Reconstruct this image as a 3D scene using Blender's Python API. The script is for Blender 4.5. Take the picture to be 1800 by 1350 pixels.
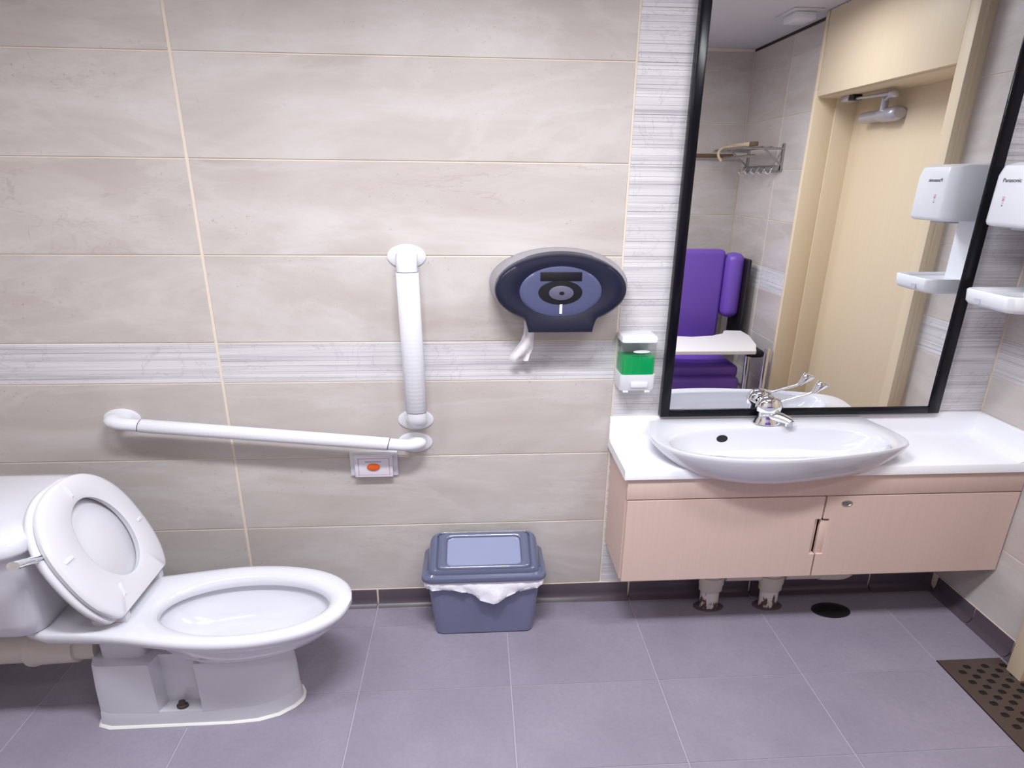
import bpy, bmesh, math, random
from mathutils import Vector, Matrix, noise

random.seed(7)
for o in list(bpy.data.objects):
    bpy.data.objects.remove(o, do_unlink=True)
SC = bpy.context.scene
COL = SC.collection

# ------------------------------------------------------------------ camera
F_PX, PITCH, YAW, ROLL = 1035.9031, 0.3341, 0.065, -0.0109
CAM = Vector((0.0, -2.0437, 1.67))
fw = Vector((math.sin(YAW) * math.cos(PITCH), math.cos(YAW) * math.cos(PITCH), -math.sin(PITCH)))
rt = Vector((math.cos(YAW), -math.sin(YAW), 0))
dn = fw.cross(rt)
rt2 = math.cos(ROLL) * rt + math.sin(ROLL) * dn
dn2 = -math.sin(ROLL) * rt + math.cos(ROLL) * dn
cd = bpy.data.cameras.new('camera')
cam = bpy.data.objects.new('camera', cd)
COL.objects.link(cam)
m = Matrix.Identity(4)
for i in range(3):
    m[i][0] = rt2[i]
    m[i][1] = -dn2[i]
    m[i][2] = -fw[i]
    m[i][3] = CAM[i]
cam.matrix_world = m
cd.sensor_fit = 'HORIZONTAL'
cd.sensor_width = 36.0
cd.lens = F_PX / 1800.0 * 36.0
cd.clip_start = 0.02
SC.camera = cam

# ------------------------------------------------------------------ world, light, exposure
w = bpy.data.worlds.new('world')
SC.world = w
w.use_nodes = True
w.node_tree.nodes['Background'].inputs[0].default_value = (0.02, 0.02, 0.022, 1)
w.node_tree.nodes['Background'].inputs[1].default_value = 1.0
LIGHT_POS = (-0.06, -1.22, 2.535)
ld = bpy.data.lights.new('room_or_fill_lamp', 'AREA')
ld.shape = 'RECTANGLE'
ld.size = 0.66
ld.size_y = 0.16
ld.energy = 55.0
ld.color = (0.93, 0.96, 1.0)
ld.spread = math.radians(159)
lo = bpy.data.objects.new('room_or_fill_lamp', ld)
lo.location = LIGHT_POS
COL.objects.link(lo)
MIRROR_FILL_POS = (1.20, -1.05, 2.535)  # added fill lamp, brightens what the mirror shows
ld2 = ld.copy()
ld2.energy = 21.0
lo2 = bpy.data.objects.new('room_or_fill_lamp', ld2)
lo2.location = MIRROR_FILL_POS
COL.objects.link(lo2)
ld2.spread = math.radians(172)
FRONT_FILL_POS = (0.45, -2.02, 2.535)  # unseen fill lamp added to lift the opposite wall and ceiling
ld4 = ld.copy()
ld4.energy = 11.0
lo4 = bpy.data.objects.new('room_or_fill_lamp', ld4)
lo4.location = FRONT_FILL_POS
COL.objects.link(lo4)
LIGHT3_POS = (-1.15, -1.22, 2.535)
ld3 = ld.copy()
ld3.energy = 17.0
lo3 = bpy.data.objects.new('room_or_fill_lamp', ld3)
lo3.location = LIGHT3_POS
COL.objects.link(lo3)
SC.view_settings.view_transform = 'Standard'
SC.view_settings.look = 'None'
SC.view_settings.gamma = 1.0
SC.view_settings.exposure = -0.50
SC.view_settings.use_curve_mapping = False

S = 1.6          # the place is wide: round things are ovals, wider along X


# ------------------------------------------------------------------ materials
def srgb(r, g, b):
    def f(c):
        c /= 255.0
        return c / 12.92 if c <= 0.04045 else ((c + 0.055) / 1.055) ** 2.4
    return (f(r), f(g), f(b), 1.0)


class NT:
    def __init__(self, name):
        self.m = bpy.data.materials.new(name)
        self.m.use_nodes = True
        self.t = self.m.node_tree
        self.b = self.t.nodes['Principled BSDF']

    def n(self, kind, **kw):
        nd = self.t.nodes.new(kind)
        for k, v in kw.items():
            if isinstance(k, str) and hasattr(nd, k):
                setattr(nd, k, v)
        return nd

    def l(self, a, b):
        self.t.links.new(a, b)


def plain(name, col, rough=0.5, metal=0.0, spec=0.5, coat=0.0, bump=0.0, bscale=80.0, var=0.03):
    q = NT(name)
    b = q.b
    b.inputs['Roughness'].default_value = rough
    b.inputs['Metallic'].default_value = metal
    b.inputs['Specular IOR Level'].default_value = spec
    b.inputs['Coat Weight'].default_value = coat
    b.inputs['Coat Roughness'].default_value = 0.05
    tc = q.n('ShaderNodeTexCoord')
    nz = q.n('ShaderNodeTexNoise')
    nz.inputs['Scale'].default_value = 6.0
    nz.inputs['Detail'].default_value = 4.0
    q.l(tc.outputs['Object'], nz.inputs['Vector'])
    mix = q.n('ShaderNodeMix', data_type='RGBA')
    mix.inputs[6].default_value = tuple(c * (1 - var) for c in col[:3]) + (1,)
    mix.inputs[7].default_value = tuple(min(1, c * (1 + var)) for c in col[:3]) + (1,)
    q.l(nz.outputs['Fac'], mix.inputs[0])
    q.l(mix.outputs[2], b.inputs['Base Color'])
    if bump > 0:
        n2 = q.n('ShaderNodeTexNoise')
        n2.inputs['Scale'].default_value = bscale
        q.l(tc.outputs['Object'], n2.inputs['Vector'])
        bp = q.n('ShaderNodeBump')
        bp.inputs['Strength'].default_value = bump
        bp.inputs['Distance'].default_value = 0.002
        q.l(n2.outputs['Fac'], bp.inputs['Height'])
        q.l(bp.outputs['Normal'], b.inputs['Normal'])
    return q.m


def tile_coords(q, sx, sy, sz):
    tc = q.n('ShaderNodeTexCoord')
    oi = q.n('ShaderNodeObjectInfo')
    mu = q.n('ShaderNodeMath', operation='MULTIPLY')
    mu.inputs[1].default_value = 37.0
    q.l(oi.outputs['Random'], mu.inputs[0])
    ad = q.n('ShaderNodeVectorMath', operation='ADD')
    q.l(tc.outputs['Object'], ad.inputs[0])
    q.l(mu.outputs[0], ad.inputs[1])
    mp = q.n('ShaderNodeVectorMath', operation='MULTIPLY')
    mp.inputs[1].default_value = (sx, sy, sz)
    q.l(ad.outputs[0], mp.inputs[0])
    return ad.outputs[0], mp.outputs[0], oi.outputs['Random']


def ramp(q, fac, stops):
    r = q.n('ShaderNodeValToRGB')
    el = r.color_ramp.elements
    while len(el) < len(stops):
        el.new(0.5)
    for e, (p, c) in zip(el, stops):
        e.position = p
        e.color = c
    q.l(fac, r.inputs[0])
    return r.outputs[0]


def mixc(q, fac, a, b, mode='MIX', f=None):
    mx = q.n('ShaderNodeMix', data_type='RGBA', blend_type=mode)
    if fac is not None:
        q.l(fac, mx.inputs[0])
    if f is not None:
        mx.inputs[0].default_value = f
    for s, v in ((6, a), (7, b)):
        if hasattr(v, 'links'):
            q.l(v, mx.inputs[s])
        else:
            mx.inputs[s].default_value = v
    return mx.outputs[2]


def noise_node(q, vec, scale, detail=6.0, rough=0.55, dist=0.0):
    nz = q.n('ShaderNodeTexNoise')
    nz.inputs['Scale'].default_value = scale
    nz.inputs['Detail'].default_value = detail
    nz.inputs['Roughness'].default_value = rough
    nz.inputs['Distortion'].default_value = dist
    q.l(vec, nz.inputs['Vector'])
    return nz.outputs['Fac']


def mat_stone_tile():
    q = NT('beige_stone_tile')
    raw, st, rnd = tile_coords(q, 0.55, 1.0, 1.9)
    big = noise_node(q, st, 2.2, 7, 0.62, 0.6)
    base = ramp(q, big, [(0.3, srgb(184, 174, 168)), (0.52, srgb(195, 187, 182)), (0.7, srgb(207, 201, 198))])
    vein = noise_node(q, st, 3.1, 9, 0.6, 1.2)
    vm = ramp(q, vein, [(0.488, (0, 0, 0, 1)), (0.5, (1, 1, 1, 1)), (0.512, (0, 0, 0, 1))])
    gate = ramp(q, noise_node(q, st, 1.6, 2), [(0.56, (0, 0, 0, 1)), (0.68, (0.4, 0.4, 0.4, 1))])
    vm2 = mixc(q, None, vm, gate, 'MULTIPLY', 1.0)
    base = mixc(q, vm2, base, srgb(158, 146, 140))
    lv = noise_node(q, st, 1.3, 8, 0.62, 0.9)
    lm = ramp(q, lv, [(0.46, (0, 0, 0, 1)), (0.5, (0.3, 0.3, 0.3, 1)), (0.54, (0, 0, 0, 1))])
    base = mixc(q, lm, base, srgb(214, 208, 206))
    sp = noise_node(q, raw, 70.0, 3, 0.7)
    sm = ramp(q, sp, [(0.64, (0, 0, 0, 1)), (0.70, (0.8, 0.8, 0.8, 1))])
    g2 = ramp(q, noise_node(q, st, 3.0, 3), [(0.45, (0, 0, 0, 1)), (0.62, (1, 1, 1, 1))])
    sm = mixc(q, None, sm, g2, 'MULTIPLY', 1.0)
    base = mixc(q, sm, base, srgb(162, 152, 147))
    q.l(base, q.b.inputs['Base Color'])
    q.b.inputs['Roughness'].default_value = 0.42
    q.b.inputs['Specular IOR Level'].default_value = 0.35
    bp = q.n('ShaderNodeBump')
    bp.inputs['Strength'].default_value = 0.08
    bp.inputs['Distance'].default_value = 0.002
    q.l(sp, bp.inputs['Height'])
    q.l(bp.outputs['Normal'], q.b.inputs['Normal'])
    return q.m


def mat_ribbed_tile():
    q = NT('grey_white_ribbed_tile')
    raw, st, rnd = tile_coords(q, 1.1, 1.0, 60.0)
    n1 = noise_node(q, st, 1.0, 5, 0.6)
    base = ramp(q, n1, [(0.30, srgb(178, 174, 180)), (0.48, srgb(208, 205, 208)), (0.7, srgb(222, 219, 222))])
    n2 = noise_node(q, raw, 5.0, 6, 0.6, 0.8)
    m2 = ramp(q, n2, [(0.49, (0, 0, 0, 1)), (0.5, (0.4, 0.4, 0.4, 1)), (0.51, (0, 0, 0, 1))])
    base = mixc(q, m2, base, srgb(165, 165, 172))
    q.l(base, q.b.inputs['Base Color'])
    q.b.inputs['Roughness'].default_value = 0.5
    return q.m


def mat_floor_tile():
    q = NT('grey_floor_tile')
    raw, st, rnd = tile_coords(q, 1.0, 1.0, 1.0)
    n1 = noise_node(q, raw, 3.0, 8, 0.6, 0.3)
    base = ramp(q, n1, [(0.3, srgb(136, 130, 145)), (0.7, srgb(149, 142, 157))])
    n2 = noise_node(q, raw, 60.0, 3, 0.7)
    m2 = ramp(q, n2, [(0.35, (0.25, 0.25, 0.25, 1)), (0.6, (0, 0, 0, 1))])
    base = mixc(q, m2, base, srgb(122, 116, 132))
    n3 = noise_node(q, st, 9.0, 4, 0.6, 1.0)
    m3 = ramp(q, n3, [(0.72, (0, 0, 0, 1)), (0.76, (0.55, 0.55, 0.55, 1))])
    base = mixc(q, m3, base, srgb(95, 90, 104))
    q.l(base, q.b.inputs['Base Color'])
    q.b.inputs['Roughness'].default_value = 0.5
    q.b.inputs['Specular IOR Level'].default_value = 0.3
    return q.m


def mat_wood(name, dark, light, vertical=True, rough=0.45):
    q = NT(name)
    tc = q.n('ShaderNodeTexCoord')
    mp = q.n('ShaderNodeVectorMath', operation='MULTIPLY')
    mp.inputs[1].default_value = (60, 60, 1.5) if vertical else (1.5, 60, 60)
    q.l(tc.outputs['Object'], mp.inputs[0])
    n1 = noise_node(q, mp.outputs[0], 1.6, 5, 0.6)
    base = ramp(q, n1, [(0.2, dark), (0.8, light)])
    q.l(base, q.b.inputs['Base Color'])
    q.b.inputs['Roughness'].default_value = rough
    q.b.inputs['Specular IOR Level'].default_value = 0.35
    return q.m


def mat_pipe():
    q = NT('peeling_white_pipe')
    tc = q.n('ShaderNodeTexCoord')
    sp = q.n('ShaderNodeSeparateXYZ')
    q.l(tc.outputs['Object'], sp.inputs[0])
    mp = q.n('ShaderNodeVectorMath', operation='MULTIPLY')
    mp.inputs[1].default_value = (60, 60, 22)
    q.l(tc.outputs['Object'], mp.inputs[0])
    n1 = noise_node(q, mp.outputs[0], 1.0, 4, 0.6)
    mr = q.n('ShaderNodeMapRange')
    mr.inputs[1].default_value = 0.12
    mr.inputs[2].default_value = 0.0
    mr.inputs[3].default_value = -0.2
    mr.inputs[4].default_value = 0.12
    q.l(sp.outputs['Z'], mr.inputs[0])
    ad = q.n('ShaderNodeMath', operation='ADD')
    q.l(n1, ad.inputs[0])
    q.l(mr.outputs[0], ad.inputs[1])
    base = ramp(q, ad.outputs[0], [(0.52, srgb(214, 204, 204)), (0.58, srgb(92, 66, 52))])
    q.l(base, q.b.inputs['Base Color'])
    q.b.inputs['Roughness'].default_value = 0.5
    return q.m


def mat_grip():
    q = NT('white_grip_sleeve')
    tc = q.n('ShaderNodeTexCoord')
    ck = q.n('ShaderNodeTexVoronoi')
    ck.inputs['Scale'].default_value = 70.0
    ck.inputs['Randomness'].default_value = 0.0
    q.l(tc.outputs['Object'], ck.inputs['Vector'])
    bp = q.n('ShaderNodeBump')
    bp.inputs['Strength'].default_value = 0.35
    bp.inputs['Distance'].default_value = 0.002
    bp.invert = True
    q.l(ck.outputs['Distance'], bp.inputs['Height'])
    q.l(bp.outputs['Normal'], q.b.inputs['Normal'])
    q.b.inputs['Base Color'].default_value = srgb(220, 220, 226)
    q.b.inputs['Roughness'].default_value = 0.38
    return q.m


def mat_clear(name, tint, gloss=0.12):
    q = NT(name)
    out = q.t.nodes['Material Output']
    tr = q.n('ShaderNodeBsdfTransparent')
    tr.inputs[0].default_value = tint
    gl = q.n('ShaderNodeBsdfGlossy')
    gl.inputs['Roughness'].default_value = 0.05
    mx = q.n('ShaderNodeMixShader')
    mx.inputs[0].default_value = gloss
    q.l(tr.outputs[0], mx.inputs[1])
    q.l(gl.outputs[0], mx.inputs[2])
    q.l(mx.outputs[0], out.inputs['Surface'])
    return q.m


def mat_bag():
    q = NT('thin_white_plastic_bag')
    q.b.inputs['Base Color'].default_value = srgb(236, 235, 244)
    q.b.inputs['Roughness'].default_value = 0.35
    q.b.inputs['Subsurface Weight'].default_value = 0.0
    tc = q.n('ShaderNodeTexCoord')
    n1 = noise_node(q, tc.outputs['Object'], 35.0, 3, 0.6, 0.5)
    bp = q.n('ShaderNodeBump')
    bp.inputs['Strength'].default_value = 0.5
    bp.inputs['Distance'].default_value = 0.006
    q.l(n1, bp.inputs['Height'])
    q.l(bp.outputs['Normal'], q.b.inputs['Normal'])
    return q.m


def mat_emit(name, col, power):
    q = NT(name)
    q.b.inputs['Base Color'].default_value = col
    q.b.inputs['Emission Color'].default_value = col
    q.b.inputs['Emission Strength'].default_value = power
    return q.m


M = dict(
    tile=mat_stone_tile(), rib=mat_ribbed_tile(), ftile=mat_floor_tile(),
    grout=plain('cream_grout', srgb(228, 214, 198), 0.8, bump=0.2),
    fgrout=plain('grey_floor_grout', srgb(166, 159, 173), 0.85, bump=0.2),
    base=plain('dark_grey_base_tile', srgb(84, 74, 84), 0.3, var=0.05),
    plaster=plain('white_ceiling_paint', srgb(205, 203, 206), 0.8),
    shade=plain('painted_gap_shade', srgb(52, 44, 42), 0.8),  # shade of the ceiling gap, put into the colour
    ceramic=plain('white_ceramic', srgb(212, 212, 220), 0.12, coat=0.6, var=0.005),
    plastic=plain('white_plastic', srgb(224, 224, 230), 0.3, var=0.006),
    seatp=plain('white_seat_plastic', srgb(216, 215, 222), 0.25, var=0.006),
    grip=mat_grip(),
    counter=plain('white_solid_surface', srgb(240, 240, 246), 0.3, var=0.006),
    cab=mat_wood('pink_beige_laminate', srgb(212, 186, 174), srgb(218, 193, 182)),
    cabedge=plain('pale_laminate_edge', srgb(218, 192, 178), 0.5),
    dark=plain('painted_recess_shade', srgb(40, 26, 24), 0.8),  # shade of the cabinet recess as a dark colour
    door=mat_wood('honey_beige_laminate', srgb(217, 199, 170), srgb(221, 204, 177)),
    frame=plain('black_mirror_frame', srgb(12, 12, 20), 0.2, spec=0.25, var=0.05),
    mirror=plain('mirror_glass', (0.93, 0.94, 0.95, 1), 0.0, metal=1.0, var=0.0),
    chrome=plain('chrome', (0.86, 0.87, 0.9, 1), 0.07, metal=1.0, var=0.01),
    steel=plain('brushed_steel', (0.45, 0.44, 0.43, 1), 0.3, metal=1.0, var=0.05),
    alu=plain('silver_paint', srgb(190, 190, 202), 0.32, metal=0.5),
    navy=plain('translucent_navy_plastic', srgb(21, 25, 47), 0.3, coat=0.1, var=0.03),
    navygrey=plain('smoky_grey_plastic_rim', srgb(150, 146, 155), 0.3),
    slate=plain('slate_blue_window', srgb(77, 81, 114), 0.35, var=0.03),
    black=plain('black_plastic', srgb(14, 14, 22), 0.35),
    knob=plain('grey_knob', srgb(92, 92, 112), 0.35),
    paper=plain('white_paper', srgb(236, 232, 234), 0.9, bump=0.3),
    clear=mat_clear('clear_container', (0.93, 0.96, 0.95, 1), 0.06),
    green=plain('green_soap', srgb(0, 160, 88), 0.15, var=0.02),
    sticker=plain('printed_plate', srgb(228, 224, 234), 0.35, var=0.005),
    pinkline=plain('pink_print', srgb(206, 150, 172), 0.5),
    greyprint=plain('grey_print', srgb(110, 104, 124), 0.5),
    orange=plain('orange_button', srgb(232, 98, 30), 0.4),
    clearpl=mat_clear('clear_plate', (0.9, 0.9, 0.92, 1), 0.08),
    bin=plain('grey_blue_bin_plastic', srgb(116, 120, 150), 0.38, var=0.02),
    binlid=plain('slate_bin_lid', srgb(92, 97, 124), 0.28, coat=0.5, var=0.02),
    binpan=plain('pale_lilac_lid_panel', srgb(138, 144, 176), 0.3, coat=0.3, var=0.02),
    bag=mat_bag(),
    pipe=mat_pipe(), pvc=plain('cream_pvc', srgb(205, 196, 188), 0.45),
    drain=plain('black_drain', srgb(16, 13, 15), 0.6),
    grate=plain('brown_cast_metal', srgb(92, 78, 72), 0.45, metal=0.4, var=0.15),
    dryer=plain('dryer_white', srgb(232, 234, 240), 0.28, var=0.005),
    dark_txt=plain('dark_print', srgb(60, 58, 70), 0.5),
    lightgrey=plain('pale_grey_window', srgb(190, 190, 204), 0.4),
    purple=plain('purple_vinyl', srgb(110, 76, 174), 0.38, var=0.03),
    blackv=plain('black_vinyl', srgb(24, 20, 24), 0.5),
    tray=plain('off_white_tray', srgb(226, 222, 220), 0.4),
    beige=plain('beige_wood', srgb(196, 176, 146), 0.6),
    brown=plain('dark_brown_wood', srgb(104, 84, 60), 0.6),
    sealant=plain('white_sealant', srgb(226, 224, 220), 0.6, bump=0.5, bscale=60),
    bolt=plain('rusty_bolt', srgb(84, 72, 68), 0.5, metal=0.5, var=0.2),
    lamp=mat_emit('lamp_diffuser', (1, 0.97, 1, 1), 6.0),
)


# ------------------------------------------------------------------ mesh helpers
def smooth_by_angle(me, ang=40):
    bm = bmesh.new()
    bm.from_mesh(me)
    lim = math.radians(ang)
    for f in bm.faces:
        f.smooth = True
    for e in bm.edges:
        if len(e.link_faces) == 2:
            e.smooth = e.calc_face_angle(0) < lim
    bm.to_mesh(me)
    bm.free()


def link(name, bm, mat, parent=None, smooth=None, bevel=0, seg=2):
    bmesh.ops.recalc_face_normals(bm, faces=bm.faces)
    if bevel:
        bmesh.ops.bevel(bm, geom=[e for e in bm.edges if len(e.link_faces) == 2 and e.calc_face_angle(0) > 0.5],
                        offset=bevel, segments=seg, profile=0.5, affect='EDGES', clamp_overlap=True)
    me = bpy.data.meshes.new(name)
    bm.to_mesh(me)
    bm.free()
    if smooth is not None:
        smooth_by_angle(me, smooth)
    me.materials.append(M[mat])
    return link_mesh(name, me, parent)


def link_mesh(name, me, parent=None):
    o = bpy.data.objects.new(name, me)
    COL.objects.link(o)
    adopt(o, parent)
    return o


def world_loc(o):
    v = Vector(o.location)
    if o.parent:
        v = o.matrix_parent_inverse @ v
        v = v + world_loc(o.parent)
    return v


def adopt(o, parent):
    if parent:
        o.parent = parent
        o.matrix_parent_inverse = Matrix.Translation(-world_loc(parent))


def thing(name, label, cat, loc, group=None):
    o = bpy.data.objects.new(name, None)
    o.empty_display_size = 0.05
    o.location = loc
    COL.objects.link(o)
    o['label'] = label
    o['category'] = cat
    if group:
        o['group'] = group
    return o


def tag(o, label, cat, group=None):
    o['label'] = label
    o['category'] = cat
    if group:
        o['group'] = group
    return o


def struct(o, label=None):
    o['kind'] = 'structure'
    if label:
        o['label'] = label
    return o


def add_box(bm, x0, x1, y0, y1, z0, z1):
    v = [bm.verts.new(p) for p in ((x0, y0, z0), (x1, y0, z0), (x1, y1, z0), (x0, y1, z0),
                                   (x0, y0, z1), (x1, y0, z1), (x1, y1, z1), (x0, y1, z1))]
    for f in ((3, 2, 1, 0), (4, 5, 6, 7), (0, 1, 5, 4), (1, 2, 6, 5), (2, 3, 7, 6), (3, 0, 4, 7)):
        bm.faces.new([v[i] for i in f])


def box(name, b, mat, parent=None, bevel=0, seg=2, smooth=None):
    bm = bmesh.new()
    add_box(bm, *b)
    return link(name, bm, mat, parent, bevel=bevel, seg=seg, smooth=smooth if smooth is not None else (40 if bevel else None))


def add_loft(bm, rings, cap0=True, cap1=True, closed=True):
    vs = [[bm.verts.new(p) for p in r] for r in rings]
    n = len(vs[0])
    for a, b in zip(vs, vs[1:]):
        for i in range(n if closed else n - 1):
            j = (i + 1) % n
            bm.faces.new((a[i], a[j], b[j], b[i]))
    if cap0:
        bm.faces.new(vs[0][::-1])
    if cap1:
        bm.faces.new(vs[-1])
    return vs


def loft(name, rings, mat, parent=None, cap0=True, cap1=True, smooth=45, closed=True):
    bm = bmesh.new()
    add_loft(bm, rings, cap0, cap1, closed)
    return link(name, bm, mat, parent, smooth=smooth)


def solid(bm, t):
    bmesh.ops.recalc_face_normals(bm, faces=bm.faces)
    bm.normal_update()
    bmesh.ops.solidify(bm, geom=bm.faces[:], thickness=t)


def rrect(x0, x1, y0, y1, z, r, n=6, ry=None):
    """rounded rectangle ring in plan at height z"""
    ry = ry or r / S
    out = []
    for cx, cy, a0 in ((x1 - r, y1 - ry, 0), (x0 + r, y1 - ry, 90), (x0 + r, y0 + ry, 180), (x1 - r, y0 + ry, 270)):
        for k in range(n + 1):
            a = math.radians(a0 + 90 * k / n)
            out.append((cx + r * math.cos(a), cy + ry * math.sin(a), z))
    return out


def oval(cx, cy, z, sx, sy, n=48, e=2.0):
    out = []
    for k in range(n):
        t = 2 * math.pi * k / n
        c, s = math.cos(t), math.sin(t)
        out.append((cx + sx * math.copysign(abs(c) ** (2 / e), c), cy + sy * math.copysign(abs(s) ** (2 / e), s), z))
    return out


def wall_oval(cx, cz, y, sx, sz, n=48):
    return [(cx + sx * math.cos(2 * math.pi * k / n), y, cz + sz * math.sin(2 * math.pi * k / n)) for k in range(n)]


def catmull(pts, sub=8, closed=False):
    P = [Vector(p) for p in pts]
    out = []
    n = len(P)
    for i in range(n if closed else n - 1):
        if closed:
            a, b, c, d = P[(i - 1) % n], P[i], P[(i + 1) % n], P[(i + 2) % n]
        else:
            a, b, c, d = P[max(i - 1, 0)], P[i], P[i + 1], P[min(i + 2, n - 1)]
        for k in range(sub):
            t = k / sub
            out.append(0.5 * ((2 * b) + (c - a) * t + (2 * a - 5 * b + 4 * c - d) * t * t + (3 * b - a - 3 * c + d) * t ** 3))
    if not closed:
        out.append(P[-1])
    return out


def add_tube(bm, path, r, n=14, sx=S, caps=True):
    """round tube built narrow, then widened along X"""
    P = [Vector((p[0] / sx, p[1], p[2])) for p in path]
    rad = r if isinstance(r, (list, tuple)) else [r] * len(P)
    rings = []
    prev = None
    for i, p in enumerate(P):
        t = (P[min(i + 1, len(P) - 1)] - P[max(i - 1, 0)]).normalized()
        if prev is None:
            up = Vector((0, 0, 1)) if abs(t.z) < 0.9 else Vector((0, 1, 0))
            u = t.cross(up).normalized()
        else:
            u = (prev - t * prev.dot(t)).normalized()
        prev = u
        v = t.cross(u)
        ring = []
        for k in range(n):
            a = 2 * math.pi * k / n
            q = p + rad[i] * (math.cos(a) * u + math.sin(a) * v)
            ring.append((q.x * sx, q.y, q.z))
        rings.append(ring)
    add_loft(bm, rings, caps, caps)


def tube(name, path, r, mat, parent=None, n=14, sx=S, smooth=50):
    bm = bmesh.new()
    add_tube(bm, path, r, n, sx)
    return link(name, bm, mat, parent, smooth=smooth)


def resample(poly, c, n, z):
    """polar resample of a star-shaped plan polygon about c"""
    out = []
    m_ = len(poly)
    for k in range(n):
        t = 2 * math.pi * k / n
        d = (math.cos(t), math.sin(t))
        best = 0
        for i in range(m_):
            a, b = poly[i], poly[(i + 1) % m_]
            ax, ay, bx, by = a[0] - c[0], a[1] - c[1], b[0] - c[0], b[1] - c[1]
            ex, ey = bx - ax, by - ay
            den = d[0] * ey - d[1] * ex
            if abs(den) < 1e-12:
                continue
            r = (ax * ey - ay * ex) / den
            s = (ax * d[1] - ay * d[0]) / den
            if r > 0 and -1e-9 <= s <= 1 + 1e-9:
                best = max(best, r)
        out.append((c[0] + best * d[0], c[1] + best * d[1], z))
    return out


# ------------------------------------------------------------------ room shell
XL, XR, YF, ZC = -1.80, 1.986, -2.57, 2.55
JX, JZ = 0.011, 0.0042       # joint widths


def tile_mesh(w_, h_, kind):
    key = 'tilemesh_%s_%.3f_%.3f' % (kind, w_, h_)
    if key in bpy.data.meshes:
        return bpy.data.meshes[key]
    bm = bmesh.new()
    a, b, c, t = w_ / 2, h_ / 2, 0.0012, 0.0035
    if kind == 'rib':
        # horizontal ridges of uneven depth
        rs = random.Random(int(w_ * 1000) + int(h_ * 7000))
        zs, z = [], -b
        while z < b - 0.004:
            zs.append(z)
            z += rs.choice((0.006, 0.009, 0.012, 0.015))
        zs.append(b)
        prof = []
        for i, z0 in enumerate(zs[:-1]):
            z1 = zs[i + 1]
            d = rs.choice((0.0002, 0.0008, 0.0014, 0.0004))
            prof += [(z0 + 0.0006, d), (z1 - 0.0010, d + 0.0001), (z1 - 0.0003, d + 0.0011)]
        ring = [(-b, t)] + [(p[1], ) for p in ()] + []
        rows = [(-b, t)] + [(z_, d_) for z_, d_ in prof] + [(b, t)]
        L = [bm.verts.new((-a, y_, z_)) for z_, y_ in rows]
        R = [bm.verts.new((a, y_, z_)) for z_, y_ in rows]
        for i in range(len(rows) - 1):
            bm.faces.new((L[i], R[i], R[i + 1], L[i + 1]))
        bm.faces.new(L)
        bm.faces.new(R[::-1])
        bm.faces.new((L[0], L[-1], R[-1], R[0]))
    else:
        back = [bm.verts.new(p) for p in ((-a, t, -b), (a, t, -b), (a, t, b), (-a, t, b))]
        mid = [bm.verts.new(p) for p in ((-a, c, -b), (a, c, -b), (a, c, b), (-a, c, b))]
        fr = [bm.verts.new(p) for p in ((-a + c, 0, -b + c), (a - c, 0, -b + c), (a - c, 0, b - c), (-a + c, 0, b - c))]
        for p, q_ in ((back, mid), (mid, fr)):
            for i in range(4):
                j = (i + 1) % 4
                bm.faces.new((p[i], p[j], q_[j], q_[i]))
        bm.faces.new(fr)
        bm.faces.new(back[::-1])
    bmesh.ops.recalc_face_normals(bm, faces=bm.faces)
    me = bpy.data.meshes.new(key)
    bm.to_mesh(me)
    bm.free()
    me.materials.append(M['rib' if kind == 'rib' else 'tile'])
    return me


def put_tile(parent, side, u0, u1, z0, z1, kind):
    """side: back (u=X), right/left (u=-Y), front (u=X)"""
    w_, h_ = (u1 - u0) - JX, (z1 - z0) - JZ
    me = tile_mesh(w_, h_, kind)
    o = bpy.data.objects.new('tile', me)
    uc, zc = (u0 + u1) / 2, (z0 + z1) / 2
    if side == 'back':
        o.location = (uc, 0, zc)
    elif side == 'right':
        o.location = (XR, -uc, zc)
        o.rotation_euler = (0, 0, -math.pi / 2)
    elif side == 'left':
        o.location = (XL, -uc, zc)
        o.rotation_euler = (0, 0, math.pi / 2)
    else:
        o.location = (uc, YF, zc)
        o.rotation_euler = (0, 0, math.pi)
    COL.objects.link(o)
    adopt(o, parent)


rows_b = [0.074, 0.374, 0.674, 0.974, 1.1217, 1.4217, 1.7217, 2.0217, 2.3217, 2.545]
rows_r = [0.074, 0.364, 0.664, 0.970, 1.1217, 1.430, 1.745, 2.065, 2.405, 2.532]

floor = struct(box('floor', (XL - .1, XR + .4, YF - .1, 0.1, -0.15, -0.0022), 'fgrout'), 'grey tiled floor')
wall_back = struct(box('wall_back', (XL - .1, XR + .1, 0.0030, 0.15, 0, ZC), 'grout'), 'beige tiled back wall with a pale ribbed band')
for i in range(len(rows_b) - 1):
    strip = i == 3
    for x0, x1 in ((XL, -0.9008), (-0.9008, 0.5153)):
        put_tile(wall_back, 'back', x0, x1, rows_b[i], rows_b[i + 1], 'rib' if strip else 'plain')
    z0, z1 = rows_b[i], rows_b[i + 1]
    zz = [z0, z1] if z1 - z0 < 0.2 else [z0, (z0 + z1) / 2, z1]
    for a, b in zip(zz, zz[1:]):
        for x0, x1 in ((0.5153, 1.25), (1.25, XR)):
            w0, h0 = JX, JZ
            JX, JZ = 0.004, 0.0008
            put_tile(wall_back, 'back', x0, x1, a, b, 'rib')
            JX, JZ = w0, h0

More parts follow.
